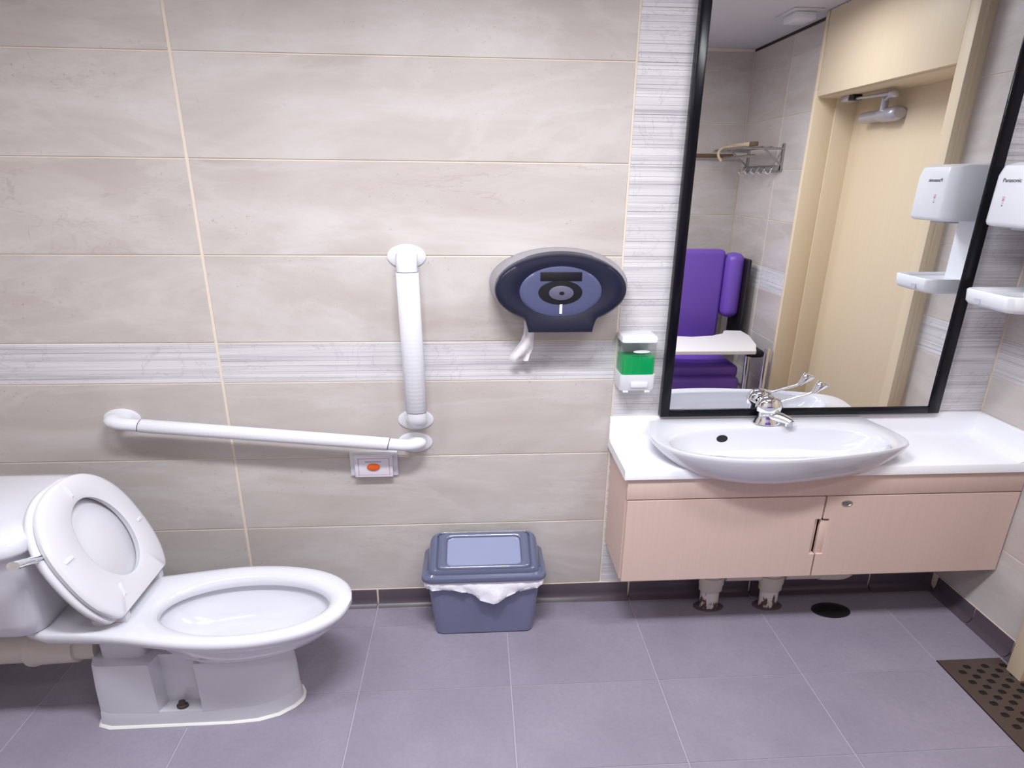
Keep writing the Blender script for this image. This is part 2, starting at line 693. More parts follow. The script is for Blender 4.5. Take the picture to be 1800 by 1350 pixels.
bm = bmesh.new()
add_box(bm, XR + .003, XR + .35, -0.50, 0.003, 0, ZC)
add_box(bm, XR + .003, XR + .35, YF, -1.575, 0, ZC)
wall_right = struct(link('wall_right', bm, 'grout'), 'beige tiled right wall with the door opening')
for i in range(len(rows_r) - 1):
    k = 'rib' if i == 3 else 'plain'
    put_tile(wall_right, 'right', 0.0, 0.47, rows_r[i], rows_r[i + 1], k)
    for u0, u1 in ((1.565, 2.03), (2.03, 2.57)):
        put_tile(wall_right, 'right', u0, u1, rows_r[i], rows_r[i + 1], k)

wall_front = struct(box('wall_front', (XL - .1, XR + .35, YF - .15, YF - .003, 0, ZC), 'grout'), 'beige tiled wall opposite, seen in the mirror')
for i in range(len(rows_r) - 1):
    for x0, x1 in ((-1.8, -0.54), (-0.54, 0.72), (0.72, 1.986)):
        put_tile(wall_front, 'front', x0, x1, rows_r[i], rows_r[i + 1], 'rib' if i == 3 else 'plain')
wall_left = struct(box('wall_left', (XL - .15, XL - .003, YF - .1, 0.1, 0, ZC), 'grout'), 'beige tiled left wall behind the toilet')
for i in range(len(rows_r) - 1):
    for u0, u1 in ((0.0, 1.28), (1.28, 2.57)):
        put_tile(wall_left, 'left', u0, u1, rows_r[i], rows_r[i + 1], 'rib' if i == 3 else 'plain')
ceiling = struct(box('ceiling', (XL - .15, XR + .4, YF - .15, 0.15, ZC, ZC + .1), 'plaster'), 'plain pale ceiling')
gap_shade_strip = struct(box('gap_shade_strip_1', (XR - .004, XR + .003, -2.57, -1.58, 2.534, 2.549), 'shade'), 'dark strip painted as the shadow gap between wall tiles and ceiling')  # solid strip, its dark colour stands in for the gap's shade

# floor tiles
fx = [XL, -1.465, -0.935, -0.412, 0.112, 0.635, 1.162, 1.695, XR]
fy = [0.0, -0.137, -0.45, -0.765, -1.08, -1.395, -1.71, -2.025, -2.34, YF]
ftm = {}
for i in range(len(fx) - 1):
    for j in range(len(fy) - 1):
        y1, y0 = fy[j], fy[j + 1]
        x0, x1 = fx[i], fx[i + 1]
        if i == len(fx) - 2 and j >= 2:
            if j == 2:
                continue
        if i == len(fx) - 2 and j in (1, 2, 3, 4):
            if j == 1:
                y0 = -0.415
            else:
                continue
        key = (round(x1 - x0, 3), round(y1 - y0, 3))
        if key not in ftm:
            g = 0.0018
            a, b, c = key[0] / 2 - g * 1.3, key[1] / 2 - g * 0.7, 0.001
            bm = bmesh.new()
            lo_ = [bm.verts.new(p) for p in ((-a, -b, -.007), (a, -b, -.007), (a, b, -.007), (-a, b, -.007))]
            hi = [bm.verts.new(p) for p in ((-a, -b, -c), (a, -b, -c), (a, b, -c), (-a, b, -c))]
            tp = [bm.verts.new(p) for p in ((-a + c, -b + c, 0), (a - c, -b + c, 0), (a - c, b - c, 0), (-a + c, b - c, 0))]
            for p, q_ in ((lo_, hi), (hi, tp)):
                for k in range(4):
                    bm.faces.new((p[k], p[(k + 1) % 4], q_[(k + 1) % 4], q_[k]))
            bm.faces.new(tp)
            bmesh.ops.recalc_face_normals(bm, faces=bm.faces)
            me = bpy.data.meshes.new('floor_tile')
            bm.to_mesh(me)
            bm.free()
            me.materials.append(M['ftile'])
            ftm[key] = me
        o = bpy.data.objects.new('tile', ftm[key])
        o.location = ((x0 + x1) / 2, (y0 + y1) / 2, 0)
        COL.objects.link(o)
        adopt(o, floor)

# coved base tiles
cove = [(0.004, 0.071), (0.0, 0.0725), (-0.004, 0.0715), (-0.006, 0.068), (-0.007, 0.03), (-0.010, 0.017), (-0.017, 0.008), (-0.030, 0.003), (-0.034, 0.0), (0.004, 0.0)]
cove = [(y_, z_) for y_, z_ in cove]


def cove_piece(parent, p0, p1, along):
    bm = bmesh.new()
    rings = []
    for u in (p0, p1):
        if along == 'X':
            rings.append([(u, y_, z_) for y_, z_ in cove])
        elif along == 'R':
            rings.append([(XR + y_, u, z_) for y_, z_ in cove])
        elif along == 'L':
            rings.append([(XL - y_, u, z_) for y_, z_ in cove])
        else:
            rings.append([(u, YF - y_, z_) for y_, z_ in cove])
    add_loft(bm, rings)
    link('base_tile', bm, 'base', parent, smooth=35)


bb = struct(box('baseboard_back', (XL, XR, -0.003, 0.004, 0, 0.0745), 'grout'), 'dark grey coved tile base along the back wall')
for a, b in zip(fx, fx[1:]):
    cove_piece(bb, a + 0.004, b - 0.004, 'X')
br = struct(box('baseboard_right', (XR - .003, XR + .004, -0.47, -0.0, 0, 0.0745), 'grout'), 'dark grey coved tile base along the right wall')
ys = [-0.035, -0.235, -0.415, -0.47]
for a, b in zip(ys, ys[1:]):
    cove_piece(br, a - 0.002, b + 0.002, 'R')
br2 = struct(box('baseboard_right', (XR - .003, XR + .004, YF, -1.58, 0, 0.0745), 'grout'), 'dark grey coved tile base past the door')
for a, b in ((-1.58, -2.06), (-2.06, -2.53)):
    cove_piece(br2, a - .002, b + .002, 'R')
bl = struct(box('baseboard_left', (XL - .004, XL + .003, YF, 0, 0, 0.0745), 'grout'), 'dark grey coved tile base along the left wall')
for k in range(5):
    cove_piece(bl, -0.04 - k * .5, -0.04 - (k + 1) * .5 + .004, 'L')
bf = struct(box('baseboard_front', (XL, XR, YF - .004, YF + .003, 0, 0.0745), 'grout'), 'dark grey coved tile base along the opposite wall')
for a, b in zip(fx, fx[1:]):
    cove_piece(bf, a + 0.004, b - 0.004, 'F')

# door set in the right wall
door = struct(thing('door_1', 'honey beige laminate door in a deep frame, seen in the mirror', 'door', (1.95, -1.03, 0)))
del door['category']
XD = 1.92
box('door_leaf', (2.165, 2.205, -1.60, -0.47, 0.005, 2.12), 'door', door, bevel=.002)
box('jamb', (XD, 2.30, -0.525, -0.468, 0, ZC - .004), 'door', door, bevel=.002)
box('jamb', (XD, 2.045, -1.575, -1.548, 0, 2.16), 'door', door, bevel=.002)
box('jamb', (2.045, 2.30, -1.60, -1.540, 0, 2.16), 'door', door, bevel=.002)
box('lintel', (1.945, 2.30, -1.575, -0.525, 2.118, 2.16), 'door', door, bevel=.002)
box('overpanel', (XD, 1.95, -1.535, -0.525, 2.125, ZC - .004), 'door', door, bevel=.0015)
box('overpanel_edge', (XD, 1.98, -1.575, -1.545, 2.16, ZC - .004), 'door', door, bevel=.002)
box('frame_bead', (1.944, 1.952, -0.468, -0.462, 0, ZC - .004), 'door', door)
cl = thing('door_closer', 'silver overhead door closer on the honey beige door', 'door closer', (2.12, -1.2, 2.0))
bm = bmesh.new()
rings = []
for yy, s_ in ((-1.39, .85), (-1.385, 1), (-1.25, 1), (-1.23, 1.2), (-1.14, 1.2), (-1.12, 1.1), (-1.11, .8)):
    rings.append([(2.165 - (0.035 + 0.035 * s_ * math.cos(math.radians(a)) * 1.2), yy, 2.005 + 0.03 * s_ * math.sin(math.radians(a))) for a in range(0, 360, 30)])
add_loft(bm, rings)
link('closer_body', bm, 'alu', cl, smooth=40)
tube('spindle', [(2.10, -1.20, 2.02), (2.10, -1.20, 2.085)], .012, 'alu', cl)
tube('arm', [(2.10, -1.20, 2.07), (2.06, -1.09, 2.085)], [.009, .009], 'alu', cl)
tube('arm', [(2.06, -1.085, 2.088), (2.05, -1.36, 2.098)], [.009, .007], 'alu', cl)
bm = bmesh.new()
rings = [oval(2.06, -1.085, z_, r_ * 1.4, r_, 20) for z_, r_ in ((2.07, .012), (2.075, .018), (2.09, .019), (2.1, .014), (2.104, .004))]
add_loft(bm, rings)
link('pivot_cap', bm, 'alu', cl, smooth=60)
box('shoe', (2.02, 2.08, -1.47, -1.40, 2.088, 2.118), 'alu', cl, bevel=.003)
box('shoe_plate', (2.025, 2.075, -1.40, -1.36, 2.09, 2.118), 'black', cl, bevel=.003)

# ------------------------------------------------------------------ downlight fixtures, with added ones for the fill lamps
for lamp_o, (lx, ly, lz), lab in ((lo, LIGHT_POS, 'white oblong ceiling light above the middle of the room'), (lo2, MIRROR_FILL_POS, 'added oblong fill light, unseen, brightening the mirror view'), (lo3, LIGHT3_POS, 'white oblong ceiling light on the toilet side'), (lo4, FRONT_FILL_POS, 'added oblong fill light, unseen, brightening the wall opposite')):
    dl = thing('ceiling_or_fill_light', lab, 'light', (lx, ly, ZC), 'oblong ceiling lights')
    bm = bmesh.new()
    add_loft(bm, [rrect(lx - .36 + k, lx + .36 - k, ly - .11 + k, ly + .11 - k, z_, .02, 4) for z_, k in ((ZC - .0005, 0), (ZC - .010, .001), (ZC - .012, .004), (ZC - .012, .022), (ZC - .005, .024), (ZC - .0005, .024))], False, False)
    link('trim_frame', bm, 'plastic', dl, smooth=40)
    bm = bmesh.new()
    add_loft(bm, [rrect(lx - .335, lx + .335, ly - .085, ly + .085, ZC - .004, .015, 4), rrect(lx - .33, lx + .33, ly - .08, ly + .08, ZC - .006, .012, 4)], False, True)
    link('diffuser', bm, 'lamp', dl)
    adopt(lamp_o, dl)

# ------------------------------------------------------------------ toilet
T = thing('toilet', 'white ceramic toilet with the lid and seat raised against its cistern', 'toilet', (-0.95, -0.455, 0))
CY = -0.455
hw = [(-.404, .0), (-.415, .05), (-.44, .09), (-.49, .130), (-.56, .160), (-.65, .180), (-.75, .186), (-.85, .180), (-.95, .164), (-1.05, .145), (-1.15, .132), (-1.25, .126), (-1.33, .122)]
top = [Vector((x_, h_, 0)) for x_, h_ in hw]
cv = catmull(top, 6)
half = [(p.x, max(p.y, 0)) for p in cv]
outline = [(x_, CY + h_) for x_, h_ in half] + [(x_, CY - h_) for x_, h_ in reversed(half[1:])]
C0 = (-0.80, CY)
N = 96


def shrink(poly, k):
    out = []
    for x_, y_ in poly:
        d = Vector((x_ - C0[0], y_ - C0[1]))
        L_ = d.length
        d *= max(0, (L_ - k * (1 + .6 * abs(d.x) / L_)) / L_)
        out.append((C0[0] + d.x, C0[1] + d.y))
    return out


def ring_oval(cx, cy, z, sx, sy):
    return resample([(p[0], p[1]) for p in oval(cx, cy, 0, sx, sy, 120)], C0, N, z)


bm = bmesh.new()
rings = [ring_oval(-.79, CY, .254, .08, .05), ring_oval(-.77, CY, .258, .14, .078), ring_oval(-.75, CY - .003, .278, .205, .106), ring_oval(-.737, CY - .008, .318, .256, .130),
         ring_oval(-.735, CY - .01, .352, .285, .148), ring_oval(-.735, CY - .01, .362, .283, .146), ring_oval(-.735, CY - .01, .365, .260, .129), ring_oval(-.735, CY - .01, .378, .258, .127),
         ring_oval(-.735, CY - .009, .392, .268, .134), ring_oval(-.735, CY - .008, .399, .283, .143),
         resample(shrink(outline, .022), C0, N, .4015), resample(shrink(outline, .008), C0, N, .3995), resample(shrink(outline, .001), C0, N, .393),
         resample(outline, C0, N, .383), resample(shrink(outline, .003), C0, N, .370), resample(shrink(outline, .012), C0, N, .362),
         ring_oval(-.735, CY, .358, .312, .166), ring_oval(-.735, CY, .34, .305, .160), ring_oval(-.745, CY, .30, .275, .143), ring_oval(-.765, CY, .26, .225, .115), ring_oval(-.79, CY, .235, .17, .085), ring_oval(-.80, CY, .228, .10, .05)]
add_loft(bm, rings)
link('bowl', bm, 'ceramic', T, smooth=50)

# pedestal with bolt niches on both sides
def ped_poly(k, notch):
    near = [(-1.215 + k, 0.0), (-1.215 + k, .055), (-1.203 + k, .082), (-1.17, .092)]
    if notch:
        near += [(-1.024, .094), (-1.018, .094), (-1.008, .050), (-.895, .050), (-.882, .095), (-.876, .095)]
    near += [(-.80, .093), (-.72, .086), (-.66, .068), (-.622 - k, .04), (-.604 - k, .015), (-.600 - k, 0)]
    return near


def ped_ring(k, notch, z, sc=1.0):
    a = ped_poly(k, notch)
    return [(x_, CY - y_ * sc, z) for x_, y_ in a] + [(x_, CY + y_ * sc, z) for x_, y_ in reversed(a[1:-1])]


bm = bmesh.new()
add_loft(bm, [ped_ring(-.005, False, 0.001, 1.025), ped_ring(-.003, False, .02, 1.015), ped_ring(0, False, .052, 1.0), ped_ring(.001, False, .056, .99)])
add_loft(bm, [ped_ring(.001, True, .054, .99), ped_ring(.004, True, .15, .98), ped_ring(.012, True, .245, 1.0)])
# shoulder joining the pedestal to the bowl, and outlet shroud
add_loft(bm, [rrect(-1.18, -1.045, CY - .06, CY + .06, z_, .03, 5) for z_ in (.23, .366)])
link('pedestal', bm, 'ceramic', T, smooth=40)
bm = bmesh.new()
rr = random.Random(3)
pa = ped_ring(-.005, False, 0, 1.025)
rs0 = [(x_ + (0.005 if x_ > -.9 else -.005) * (1 + .8 * rr.random()), y_ + (0.004 if y_ > CY else -.004) * (1 + .9 * rr.random()), 0.0005) for x_, y_, z_ in pa]
rs1 = [(x_ * .6 + q_[0] * .4, y_ * .6 + q_[1] * .4, 0.004 + .004 * rr.random()) for (x_, y_, z_), q_ in zip(pa, rs0)]
add_loft(bm, [rs0, rs1, [(x_, y_, .007) for x_, y_, z_ in pa]], False, True)
link('sealant_bead', bm, 'sealant', T, smooth=60)
for sgn in (-1, 1):
    bm = bmesh.new()
    add_loft(bm, [oval(-.952, CY + sgn * .075, z_, r_ * 1.5, r_, 16) for z_, r_ in ((.055, .012), (.064, .012), (.066, .008), (.078, .007), (.079, .002))])
    link('floor_bolt', bm, 'bolt', T, smooth=40)

# cistern
def rr_ring(x0, x1, y0, y1, z, r):
    return rrect(x0, x1, y0, y1, z, r, 6, r / 1.2)


loft('tank', [rr_ring(-1.66, -1.285, -.575, -.30, .395, .05), rr_ring(-1.665, -1.272, -.588, -.288, .405, .06), rr_ring(-1.67, -1.262, -.60, -.27, .45, .075), rr_ring(-1.69, -1.255, -.625, -.25, .60, .09), rr_ring(-1.70, -1.250, -.632, -.245, .69, .09)], 'ceramic', T)
loft('tank_lid', [rr_ring(-1.70, -1.235, -.640, -.236, .688, .10), rr_ring(-1.71, -1.222, -.652, -.226, .694, .11), rr_ring(-1.71, -1.218, -.655, -.224, .705, .11), rr_ring(-1.71, -1.222, -.651, -.227, .732, .11), rr_ring(-1.70, -1.245, -.632, -.24, .749, .10), rr_ring(-1.68, -1.29, -.59, -.27, .757, .08)], 'ceramic', T)
lev = tube('flush_lever', catmull([(-1.226, -.525, .655), (-1.205, -.527, .655), (-1.196, -.545, .658), (-1.20, -.59, .672), (-1.205, -.64, .692), (-1.21, -.67, .703)], 5), [.007] * 8 + [.010] * 10 + [.0115] * 8, 'chrome', T)
bm = bmesh.new()
for xx, r_ in ((-1.262, .021), (-1.252, .017), (-1.244, .019), (-1.234, .014)):
    add_loft(bm, [[(xx + dx, -.525 + r_ * rk * math.cos(2 * math.pi * k / 20), .655 + r_ * rk * math.sin(2 * math.pi * k / 20)) for k in range(20)] for dx, rk in ((0, .8), (.002, 1), (.007, 1), (.010, .8))])
link('lever_boss', bm, 'chrome', lev, smooth=40)

# seat and lid, both tipped up
HX, HZ, SY = -1.06, 0.425, -0.425
E = Vector((-0.18, 0, 0.385))
NRM = Vector((E.z / S, 0, -E.x * S)).normalized()
NRM = Vector((0.385, 0, 0.18)).normalized()


def seat_pt(a, b, d):
    return Vector((HX, SY, HZ)) + E * a + Vector((0, b, 0)) + NRM * d


def seat_ring(k, d, n=72, a0=.47, ww=.188, e=2.35):
    out = []
    for i in range(n):
        t = 2 * math.pi * i / n
        c, s = math.cos(t), math.sin(t)
        a = a0 + ((1 - a0 if c > 0 else .60) - k * 1.6) * math.copysign(abs(c) ** (2 / e), c)
        b = (ww - k) * math.copysign(abs(s) ** (2 / e), s)
        out.append(seat_pt(max(a, .005 + max(k, 0) * .6), b, d))
    return out


def seat_hole(k, d, n=72):
    out = []
    for i in range(n):
        t = 2 * math.pi * i / n
        out.append(seat_pt(.495 + (.32 + k) * math.cos(t), .012 + (.096 + k * .4) * math.sin(t), d))
    return out


# lid (behind)
loft('lid', [seat_ring(.004, -.036), seat_ring(-.004, -.030), seat_ring(-.006, -.018), seat_ring(-.001, -.012)], 'seatp', T, smooth=60)
# seat ring: underside faces the room
bm = bmesh.new()
rg = [seat_hole(.02, -.004), seat_hole(0.01, .012), seat_hole(.004, .016), seat_hole(.022, .0195), seat_ring(.016, .0185), seat_ring(.005, .015), seat_ring(.0, .008), seat_ring(.004, -.006)]
vs = add_loft(bm, rg, False, False)
for i in range(72):
    j = (i + 1) % 72
    bm.faces.new((vs[-1][i], vs[-1][j], vs[0][j], vs[0][i]))
seat = link('seat', bm, 'seatp', T, smooth=50)
for a, b, da, db in ((.905, .0, .045, 0), (.56, -.146, 0, .017), (.42, .152, 0, .010), (.15, -.075, .045, .006)):
    bm = bmesh.new()
    rings = []
    for t in (-1, -.8, .8, 1):
        c = seat_pt(a + da * t, b + db * t, .018)
        hgt = .005 if abs(t) < .9 else .002
        wv = Vector((0, .0045, 0)) if da else (E.normalized() * .005)
        rings.append([c - wv, c - wv * .7 + NRM * hgt, c + wv * .7 + NRM * hgt, c + wv])
    add_loft(bm, rings)
    link('bumper', bm, 'plastic', seat, smooth=30)
for yy in (-.525, -.325):
    hg = bmesh.new()
    add_loft(hg, [oval(-1.125, yy, z_, r_ * 1.5, r_, 28) for z_, r_ in ((.398, .024), (.408, .024), (.411, .021), (.411, .019), (.408, .018))])
    add_box(hg, -1.10, -1.055, yy - .012, yy + .012, .401, .424)
    h_ = link('hinge', hg, 'seatp', T, smooth=40)
    b2 = bmesh.new()
    add_loft(b2, [oval(-1.115, yy, z_, .010, .006, 14) for z_ in (.4075, .4095)])
    link('hinge_bolt', b2, 'bolt', h_)
# outlet pipe behind the pedestal
bm = bmesh.new()
add_tube(bm, [(-1.20, CY, .262), (-1.26, CY, .262), (-1.262, CY, .262), (-1.38, CY, .262), (-1.385, CY, .262), (-1.40, CY, .262), (-1.402, CY, .262), (-1.80, CY, .25)], [.052, .052, .060, .064, .068, .068, .056, .056], 28)
link('outlet_pipe', bm, 'pvc', T, smooth=35)

# ------------------------------------------------------------------ grab bars
def grab_bar(name, label, a, b, fa, fb, off, ends):
    g = thing(name, label, 'grab bar', a, 'white grab bars beside the toilet')
    for f in (fa, fb):
        loft('flange', [wall_oval(f[0], f[2], y_, r_ * 1.62, r_, 48) for y_, r_ in ((-.0005, .040), (-.005, .040), (-.0075, .037), (-.009, .028))], 'plastic', g, smooth=40)
    A, Bv = Vector(a), Vector(b)
    d = (Bv - A)
    sa, sb = A + d * ends, Bv - d * ends
    R = .034
    for f, p, q_ in ((Vector(fa), A, sa), (Vector(fb), Bv, sb)):
        dirv = (q_ - p).normalized()
        rr_ = R * (S if abs(dirv.x) > .5 else 1.0)
        path = [Vector((f.x, -.004, f.z)), Vector((f.x, (off + R) * .5, f.z + (p.z - f.z) * .4))]
        for k in range(9):
            t = math.pi / 2 * k / 8
            path.append(Vector((p.x, off, p.z)) + Vector((0, R * (1 - math.sin(t)), 0)) + dirv * rr_ * (1 - math.cos(t)))
        path.append(q_)
        tube('elbow', path, .0215, 'plastic', g, n=22)
    slv = tube('grip_sleeve', [sa + d * .002, sa + d * .004, sb - d * .004, sb - d * .002], [.0225, .0235, .0235, .0225], 'grip', g, n=28, smooth=60)
    for p in (sa, sb):
        tube('joint_ring', [p - d.normalized() * .0012, p + d.normalized() * .0012], .0219, 'greyprint', slv, n=22)
    return g


grab_bar('grab_bar', 'white ribbed grab bar running nearly level along the wall above the toilet', (-1.268, -.08, .858), (-.216, -.08, .752), (-1.268, 0, .842), (-.230, 0, .733), -.08, .095)
grab_bar('grab_bar', 'white upright ribbed grab bar left of the toilet paper dispenser', (-.222, -.08, 1.43), (-.210, -.08, .835), (-.229, 0, 1.421), (-.223, 0, .825), -.08, .085)

# ------------------------------------------------------------------ emergency call plate
cp = thing('call_button', 'white emergency call plate with an orange button under the level grab bar', 'call button', (-.385, 0, .60))
box('back_plate', (-.476, -.298, -.012, -.0005, .600, .700), 'plastic', cp, bevel=.003)
box('plate', (-.456, -.315, -.030, -.012, .603, .690), 'sticker', cp, bevel=.003)
bm = bmesh.new()
for x0, x1, z0, z1 in ((-.443, -.326, .679, .681), (-.443, -.326, .613, .6145), (-.443, -.4405, .613, .681), (-.3285, -.326, .613, .681)):
    add_box(bm, x0, x1, -.0305, -.0295, z0, z1)
link('print_border', bm, 'pinkline', cp)
bm = bmesh.new()
xx = -.416
rr = random.Random(5)
while xx < -.356:
    ww = rr.uniform(.0025, .005)
    add_box(bm, xx, xx + ww, -.0305, -.0295, .6655, .6685)
    xx += ww + .0012
link('print_line', bm, 'greyprint', cp)
loft('button', [wall_oval(-.386, .646, y_, r_ * 1.7, r_, 32) for y_, r_ in ((-.029, .0142), (-.034, .0140), (-.0355, .012))], 'orange', cp, smooth=40)

# ------------------------------------------------------------------ toilet paper dispenser
PD = thing('toilet_paper_dispenser', 'dark navy oval jumbo toilet roll dispenser on the tiled wall', 'dispenser', (.285, 0, 1.2))
DX, DZ = .2825, 1.329


def disp_ring(y, sx, sz, tab, cx=DX, cz=DZ, n=160):
    out = []
    for k in range(n):
        t = 2 * math.pi * k / n - math.pi / 2
        x_, z_ = cx + sx * math.cos(t), cz + sz * math.sin(t)
        if tab is not None and math.sin(t) < 0 and abs(x_ - (DX + .002)) < .120:
            dxx = x_ - (DX + .002)
            if abs(dxx) < .104:
                z_ = tab
            else:
                k_ = (abs(dxx) - .104) / .016
                z_ = tab + (z_ - tab) * (.15 + .85 * k_) if k_ > .45 else tab
                x_ = DX + .002 + math.copysign(.107 + .013 * max(0, k_ - .45) / .55, dxx)
        out.append((x_, y, z_))
    return out


# body drum
loft('drum', [disp_ring(-.001, .236, .117, 1.200, .288, 1.335), disp_ring(-.004, .238, .119, 1.197, .288, 1.335), disp_ring(-.060, .234, .121, 1.194, .286, 1.333), disp_ring(-.105, .220, .120, 1.192)], 'navygrey', PD, smooth=35)
loft('cover', [disp_ring(-.098, .2165, .122, 1.188), disp_ring(-.118, .219, .1175, 1.186), disp_ring(-.134, .216, .1145, 1.187), disp_ring(-.140, .208, .109, 1.190), disp_ring(-.141, .190, .098, 1.200), disp_ring(-.1405, .142, .087, None, DX - .002, 1.3245), disp_ring(-.1375, .136, .083, None, DX - .002, 1.3245)], 'navy', PD, smooth=40)
loft('window', [wall_oval(DX - .002, 1.3245, y_, .136 * k_, .083 * k_, 64) for y_, k_ in ((-.1365, 1.0), (-.1385, .985), (-.1405, .9), (-.141, .7))], 'slate', PD, smooth=40)
box('latch_slot', (.212, .348, -.1425, -.140, 1.360, 1.389), 'black', PD, bevel=.001)
loft('dark_ring', [wall_oval(.279, 1.3225, y_, .073 * k_, .0395 * k_, 48) for y_, k_ in ((-.140, 1.0), (-.1428, .98), (-.1432, .9))], 'black', PD, smooth=40)
kb = loft('lock_knob', [wall_oval(.2815, 1.3215, y_, .041 * k_, .0235 * k_, 40) for y_, k_ in ((-.143, 1.0), (-.147, .98), (-.148, .9))], 'knob', PD, smooth=40)
loft('keyhole', [wall_oval(.283, 1.321, y_, .009 * k_, .006 * k_, 20) for y_, k_ in ((-.1478, 1.0), (-.1488, .9))], 'black', kb)
box('level_slit', (.278, .2865, -.1425, -.1405, 1.252, 1.286), 'paper', PD)
# hanging paper tail
bm = bmesh.new()
rows_ = []
for i, (z_, xc, wd, yy) in enumerate(((1.215, .186, .018, -.075), (1.185, .186, .018, -.072), (1.165, .184, .018, -.068), (1.140, .180, .022, -.064), (1.115, .172, .030, -.060), (1.090, .160, .038, -.056), (1.078, .155, .036, -.052), (1.068, .158, .028, -.046))):
    row = []
    for j in range(9):
        u = j / 8 * 2 - 1
        row.append(bm.verts.new((xc + wd * u, yy + .007 * math.sin(u * 4 + i) * (i / 7 + .3), z_ + (.008 * u if i > 4 else 0) - (.012 * (u > .3) if i == 7 else 0))))
    rows_.append(row)
for a, b in zip(rows_, rows_[1:]):
    for j in range(8):
        bm.faces.new((a[j], a[j + 1], b[j + 1], b[j]))
solid(bm, .0012)
tag(link('toilet_paper', bm, 'paper', None, smooth=60), 'torn white paper tail hanging out of the navy dispenser', 'paper')

# ------------------------------------------------------------------ soap dispenser
SD = thing('soap_dispenser', 'clear wall soap dispenser half full of green liquid soap', 'soap dispenser', (.575, 0, .94))


def plan_ring(x0, x1, yb, yf, z, r, n=5):
    return [(x1, yb, z)] + [(x0, yb, z)] + [(x0 + r - r * math.cos(math.pi / 2 * k / n), yf + r / 1.6 - r / 1.6 * math.sin(math.pi / 2 * k / n), z) for k in range(n + 1)] + \
           [(x1 - r + r * math.sin(math.pi / 2 * k / n), yf + r / 1.6 - r / 1.6 * math.cos(math.pi / 2 * k / n), z) for k in range(n + 1)]


sx0, sx1 = .514, .637
loft('base', [plan_ring(sx0, sx1, -.0005, -.082, .958, .014), plan_ring(sx0 - .001, sx1 + .001, -.0005, -.086, .963, .016), plan_ring(sx0 - .002, sx1 + .002, -.0005, -.088, 1.018, .016)], 'plastic', SD, smooth=40)
box('foot', (sx0 + .012, sx0 + .032, -.084, -.03, .950, .960), 'plastic', SD, bevel=.002)
box('foot', (sx1 - .032, sx1 - .012, -.084, -.03, .950, .960), 'plastic', SD, bevel=.002)
loft('liquid_soap', [plan_ring(sx0 + .003, sx1 - .003, -.010, -.0835, 1.0185, .014), plan_ring(sx0 + .003, sx1 - .003, -.010, -.0835, 1.082, .014)], 'green', SD, smooth=40)
loft('container', [plan_ring(sx0, sx1, -.004, -.087, 1.017, .015), plan_ring(sx0, sx1, -.004, -.087, 1.138, .015)], 'clear', SD, cap0=False, cap1=False, smooth=40)
box('inner_plate', (sx0 + .012, sx1 - .012, -.010, -.005, 1.02, 1.134), 'lightgrey', SD)
loft('cap', [plan_ring(sx0 - .003, sx1 + .003, -.0005, -.090, 1.137, .017), plan_ring(sx0 - .003, sx1 + .003, -.0005, -.090, 1.149, .017), plan_ring(sx0, sx1, -.0005, -.086, 1.155, .016), plan_ring(sx0 + .01, sx1 - .01, -.0005, -.07, 1.159, .016)], 'plastic', SD, smooth=40)
box('push_bar', (.550, .612, -.094, -.086, .972, .992), 'plastic', SD, bevel=.003)
loft('badge', [wall_oval(.582, 1.104, y_, .030, .0052, 24) for y_ in (-.0868, -.0885)], 'plastic', SD)

# ------------------------------------------------------------------ mirror
MR = thing('wall_mirror', 'tall black framed mirror above the washbasin', 'mirror', (1.24, 0, .83))
mx0, mx1, mz0, mz1 = .690, 1.788, .832, 2.30
fwid = .031
bm = bmesh.new()


def frame_bar(x0, x1, z0, z1):
    return box('frame_bar', (x0, x1, -.032, -.001, z0, z1), 'frame', MR, bevel=.0025)


frame_bar(mx0, mx0 + .034, mz0, mz1)
frame_bar(mx1 - .045, mx1, mz0, mz1)
frame_bar(mx0 + .034, mx1 - .045, mz0, mz0 + .028)
frame_bar(mx0 + .034, mx1 - .045, mz1 - .030, mz1)
box('glass', (mx0 + .03, mx1 - .04, -.0265, -.006, mz0 + .024, mz1 - .026), 'mirror', MR)
bm.free()

# ------------------------------------------------------------------ vanity
VC = thing('vanity_cabinet', 'pink beige wall hung vanity cabinet with two doors under the washbasin', 'cabinet', (1.25, -.13, .275))
cx0, cx1, cy0, cz0, cz1 = .522, 1.975, -.242, .275, .698
bm = bmesh.new()
add_box(bm, cx0, cx0 + .02, cy0, -.002, cz0, cz1)
add_box(bm, cx1 - .02, cx1, cy0, -.002, cz0, cz1)
add_box(bm, cx0 + .02, cx1 - .02, cy0, -.002, cz0, cz0 + .016)
link('carcass', bm, 'cab', VC)
box('recess_shade_sheet', (cx0 + .02, cx1 - .02, -.222, -.21, cz0 + .016, cz1), 'dark', VC)  # dark sheet close behind the doors, painted as the shade inside
box('fascia', (cx0, cx1 + .005, -.262, cy0, .617, .699), 'cab', VC, bevel=.001)


def door_panel(x0, x1, z0, z1, nx, nz0, nz1, side):
    if side == 'R':
        pts = [(x0, z0), (x1, z0), (x1, nz0), (nx, nz0), (nx, nz1), (x1, nz1), (x1, z1), (x0, z1)]
    else:
        pts = [(x0, z0), (x1, z0), (x1, z1), (x0, z1), (x0, nz1), (nx, nz1), (nx, nz0), (x0, nz0)]
    bm = bmesh.new()
    add_loft(bm, [[(x_, -.262, z_) for x_, z_ in pts], [(x_, cy0 - .0015, z_) for x_, z_ in pts]])
    return link('door', bm, 'cab', VC, bevel=.0008, seg=1)


